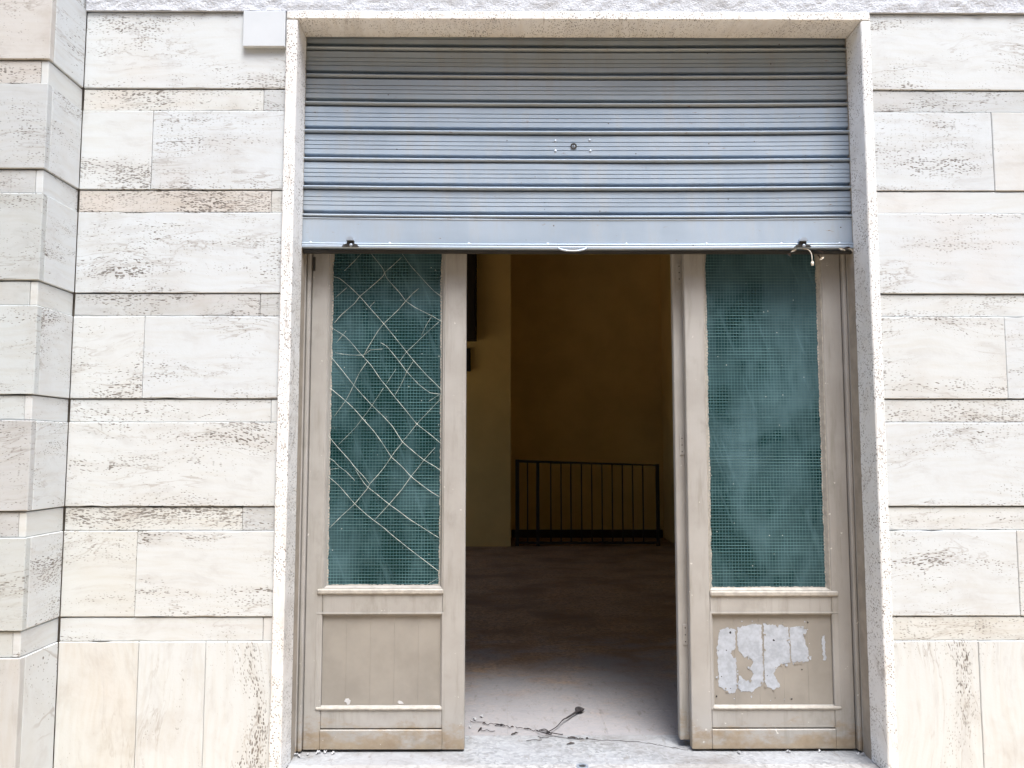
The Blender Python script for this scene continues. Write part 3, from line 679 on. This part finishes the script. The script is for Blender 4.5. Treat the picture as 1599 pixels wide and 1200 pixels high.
# folded leaf hiding behind the right door, only its edge and hinges show
FD = empty('folded_door_leaf', (1.03, 0.285, 0.03), 'narrow edge of a folded taupe door leaf beside the right glazed door', 'door')
fy = 0.270
q = box('stile', 0.7085, 0.790, fy, fy+0.04, 0.026, 2.53, M['door'], FD, 0.003)
box('stile', 1.29, 1.37, fy, fy+0.04, 0.026, 2.53, M['door'], FD, 0.003)
box('lock_rail', 0.7908, 1.2892, fy+0.0006, fy+0.04, 0.55, 0.625, M['door'], FD, 0.003)
box('bottom_rail', 0.7908, 1.2892, fy+0.0006, fy+0.04, 0.026, 0.16, M['door'], FD, 0.003)
box('top_rail', 0.7908, 1.2892, fy+0.0006, fy+0.04, 2.42, 2.53, M['door'], FD, 0.003)
box('panel_board', 0.7908, 1.2892, fy+0.016, fy+0.03, 0.161, 0.549, M['door'], FD)
link('glass_pane', extrude_x([(fy+0.018, 0.626), (fy+0.018, 2.419), (fy+0.024, 2.419), (fy+0.024, 0.626)], 0.7908, 1.2892, 1, closed=True), M['glass'], FD)
for z in (1.975, 1.235, 0.45):
    hg = box('hinge', 0.7265, 0.7485, fy-0.004, fy-0.0005, z-0.042, z+0.042, M['door'], FD, 0.001)
    for dz in (-0.028, 0.0, 0.028): link('screw', dome_mesh(0.0028, 0.0012, 8, 3), M['slot'], hg, (0.737, fy-0.004, z+dz))

# ------------------------------------------------------------------ inside the room
RL = empty('iron_railing', (1.0, 7.05, 0), 'black iron railing across the far end of the dark room', 'railing')
def post(name, x, w, z0, z1, y=7.05): box(name, x-w/2, x+w/2, y-w/2, y+w/2, z0, z1, M['iron'], RL)
ztop = lambda x: 1.062-0.028*(x-0.117)
post('post', 0.120, 0.050, Z_T, ztop(0.12)+0.02); post('post', 0.380, 0.040, Z_T, ztop(0.38)); post('post', 1.900, 0.042, Z_T, ztop(1.9)+0.01)
for x in (0.250, 0.545, 0.675, 0.800, 0.935, 1.065, 1.195, 1.325, 1.455, 1.585, 1.715): post('baluster', x, 0.016, 0.04, ztop(x)-0.004)
link('top_rail', prism_y([(0.12, ztop(0.12)-0.018), (1.90, ztop(1.9)-0.014), (1.90, ztop(1.9)+0.006), (0.12, ztop(0.12)+0.016)], 7.03, 7.07), M['iron'], RL)
box('bottom_rail', 0.12, 1.90, 7.038, 7.062, 0.020, 0.050, M['iron'], RL)
CB = empty('wall_cabinet', (-0.75, 6.9, 2.58), 'dark cabinet hanging high on the pier inside the room', 'cabinet')
box('case', -1.10, -0.400, 6.78, 6.998, 2.585, 3.75, M['dark'], CB, 0.006)
box('door_panel', -1.08, -0.420, 6.765, 6.7795, 2.60, 3.73, M['dark'], CB, 0.003)
SB = empty('switch_box', (-0.56, 6.95, 2.35), 'small dark box on the pier below the hanging cabinet', 'box')
box('case', -0.66, -0.475, 6.93, 6.998, 2.20, 2.49, M['dark'], SB, 0.005)
box('cover', -0.65, -0.485, 6.922, 6.9295, 2.21, 2.48, M['dark'], SB, 0.002)

# ------------------------------------------------------------------ litter on the floor and under the shutter
zf = -0.003
tw = empty('dry_twig', (0.24, 0.53, zf), 'dry dark twig with a shrivelled bud lying on the threshold', 'twig')
link('stem', tube_mesh(smooth_path([(0.165, 0.42, 0.004), (0.21, 0.47, 0.010), (0.245, 0.545, 0.016), (0.268, 0.585, 0.013), (0.30, 0.645, 0.010), (0.325, 0.68, 0.012)], 4), [0.0022]*8+[0.0030]*4+[0.0042]*4+[0.0050]*5, 6), M['twig'], tw)
def crumple(sx, sy, sz, sd, n=2):
    bm = bmesh.new(); bmesh.ops.create_icosphere(bm, subdivisions=n, radius=1.0)
    for v in bm.verts:
        k = 1+0.7*noise.noise(v.co*1.7+Vector((sd, sd*0.7, 0))); v.co = Vector((v.co.x*sx, v.co.y*sy, v.co.z*sz))*k
    me = bpy.data.meshes.new('crumple'); bm.to_mesh(me); bm.free(); return me
link('bud', crumple(0.020, 0.028, 0.010, 3), M['twig'], tw, (0.333, 0.70, 0.012))
for k_, lp in enumerate([[(0.125, 0.445, .004), (0.145, 0.412, .010), (0.185, 0.392, .006), (0.175, 0.41, .012), (0.142, 0.44, .007)], [(0.165, 0.42, .004), (0.19, 0.40, .010), (0.225, 0.395, .006), (0.235, 0.405, .003)], [(0.135, 0.452, .003), (0.16, 0.447, .010), (0.178, 0.428, .005)]]):
    link('root_curl', tube_mesh(smooth_path(lp, 4), 0.0021, 5), M['twig'], tw)
def leaf_mesh(L, w, curl, sd):
    rs = random.Random(sd); v = []; f = []; n = 6
    for i in range(n+1):
        t = i/n; ww = w*math.sin(math.pi*(0.06+0.9*t))**0.8; z = curl*math.sin(math.pi*t)*0.6+0.002+rs.uniform(0, .0015)
        v += [(L*(t-.5), -ww, z+curl*0.6*rs.random()), (L*(t-.5)+rs.uniform(-.002, .002), 0, z*0.5), (L*(t-.5), ww, z+curl*0.7*rs.random())]
    for i in range(n):
        for k in range(2): a = 3*i+k; f.append((a, a+1, a+4, a+3))
    me = bpy.data.meshes.new('leaf'); me.from_pydata(v, [], f); me.update(); return me
spots = [(-0.135, 0.56, 20), (-0.105, 0.545, -15), (-0.07, 0.535, 35), (-0.035, 0.522, 5), (-0.01, 0.505, -30), (0.02, 0.50, 12), (0.05, 0.485, 0), (0.085, 0.475, -20), (0.115, 0.455, 30),
         (-0.12, 0.47, 70), (-0.085, 0.45, 10), (0.03, 0.42, 40), (0.15, 0.37, 5), (0.27, 0.37, -10), (0.30, 0.355, 25), (0.335, 0.36, -5), (0.11, 0.34, 60), (0.26, 0.30, 15)]
for i, (x, y, a) in enumerate(spots):
    if i % 2 == 0:
        L = random.uniform(.03, .07); rr = random.Random(i)
        tp = [(L*(k/5-.5), rr.uniform(-.006, .006), 0.003+rr.uniform(0, .006)) for k in range(6)]
        o = link('twig_scrap', tube_mesh(smooth_path(tp, 3), 0.0014, 5), M['twig'], None, (x, y, zf)); o.rotation_euler.z = R(a*0.6-22)
        sd_ = 'left' if x < 0.14 else 'right'
        tag(o, 'thin broken dark twig in the litter %s of the dry budded twig' % sd_, 'twig', 'twig scraps %s of the budded twig' % sd_); continue
    o = link('leaf_scrap', leaf_mesh(random.uniform(.010, .045), random.uniform(.0018, .0055), .006, i), M['leaf'] if i % 3 else M['twig'], None, (x, y, zf+0.0005)); o.rotation_euler.z = R(a)
    sd_ = 'left' if x < 0.14 else 'right'
    tag(o, 'shrivelled dark leaf scrap in the litter %s of the dry budded twig' % sd_, 'leaf', 'leaf scraps %s of the budded twig' % sd_)
fs = [(-0.76, 0.205), (-0.735, 0.212), (-0.70, 0.20), (-0.80, 0.19), (-0.83, 0.17), (-0.845, 0.183), (1.13, 0.205), (1.26, 0.21), (0.93, 0.20), (1.40, 0.18), (1.42, 0.175), (-0.15, 0.60), (-0.12, 0.64), (-0.165, 0.50)]
for i, (x, y) in enumerate(fs):
    o = link('paint_flake', leaf_mesh(random.uniform(.012, .026), random.uniform(.004, .007), .008, 50+i), M['flake'], None, (x, y, zf+0.001)); o.rotation_euler.z = R(random.uniform(0, 180))
    wh = 'on the floor inside the left door edge' if y > 0.4 else ('at the foot of the left door' if x < 0 else 'at the foot of the right door')
    tag(o, 'curled white paint flake lying '+wh, 'paint flake', 'paint flakes '+wh)
DP = empty('dried_seed_stalk', (1.25, 0.175, 2.04), 'pale dried seed stalk dangling from the shutter at the upper right', 'dried plant')
link('stalk', tube_mesh(smooth_path([(1.222, 0.128, 2.046), (1.242, 0.124, 2.040), (1.254, 0.124, 2.024), (1.257, 0.125, 2.004), (1.258, 0.126, 1.990)], 4), 0.0020, 6), M['seed'], DP)
link('seed_head', crumple(0.0058, 0.0055, 0.010, 5), M['seed'], DP, (1.2585, 0.126, 1.982))
for i, (x, y, z, a) in enumerate([(1.165, 0.16, 2.020, 30), (1.185, 0.158, 2.036, -20), (1.285, 0.155, 2.012, 50), (1.300, 0.155, 2.004, -35), (1.295, 0.152, 2.030, 15), (1.382, 0.150, 2.040, 20), (1.402, 0.150, 2.046, -10), (1.42, 0.152, 2.038, 30)]):
    o = link('dry_wisp', leaf_mesh(random.uniform(.018, .032), .004, .006, 90+i), M['seed'] if i % 2 else M['leaf'], None, (x, y-0.022, z)); o.rotation_euler = (R(80), R(a), 0)
    wh = 'left of the dangling seed stalk' if x < 1.25 else ('just right of the dangling seed stalk' if x < 1.35 else 'in the right corner of the opening')
    tag(o, 'dry wisp caught under the shutter '+wh, 'plant scrap', 'dry wisps '+wh)
scene.render.resolution_x = 1024; scene.render.resolution_y = 768
scene.render.engine = 'CYCLES'
scene.cycles.max_bounces = 10; scene.cycles.diffuse_bounces = 6; scene.cycles.transparent_max_bounces = 16
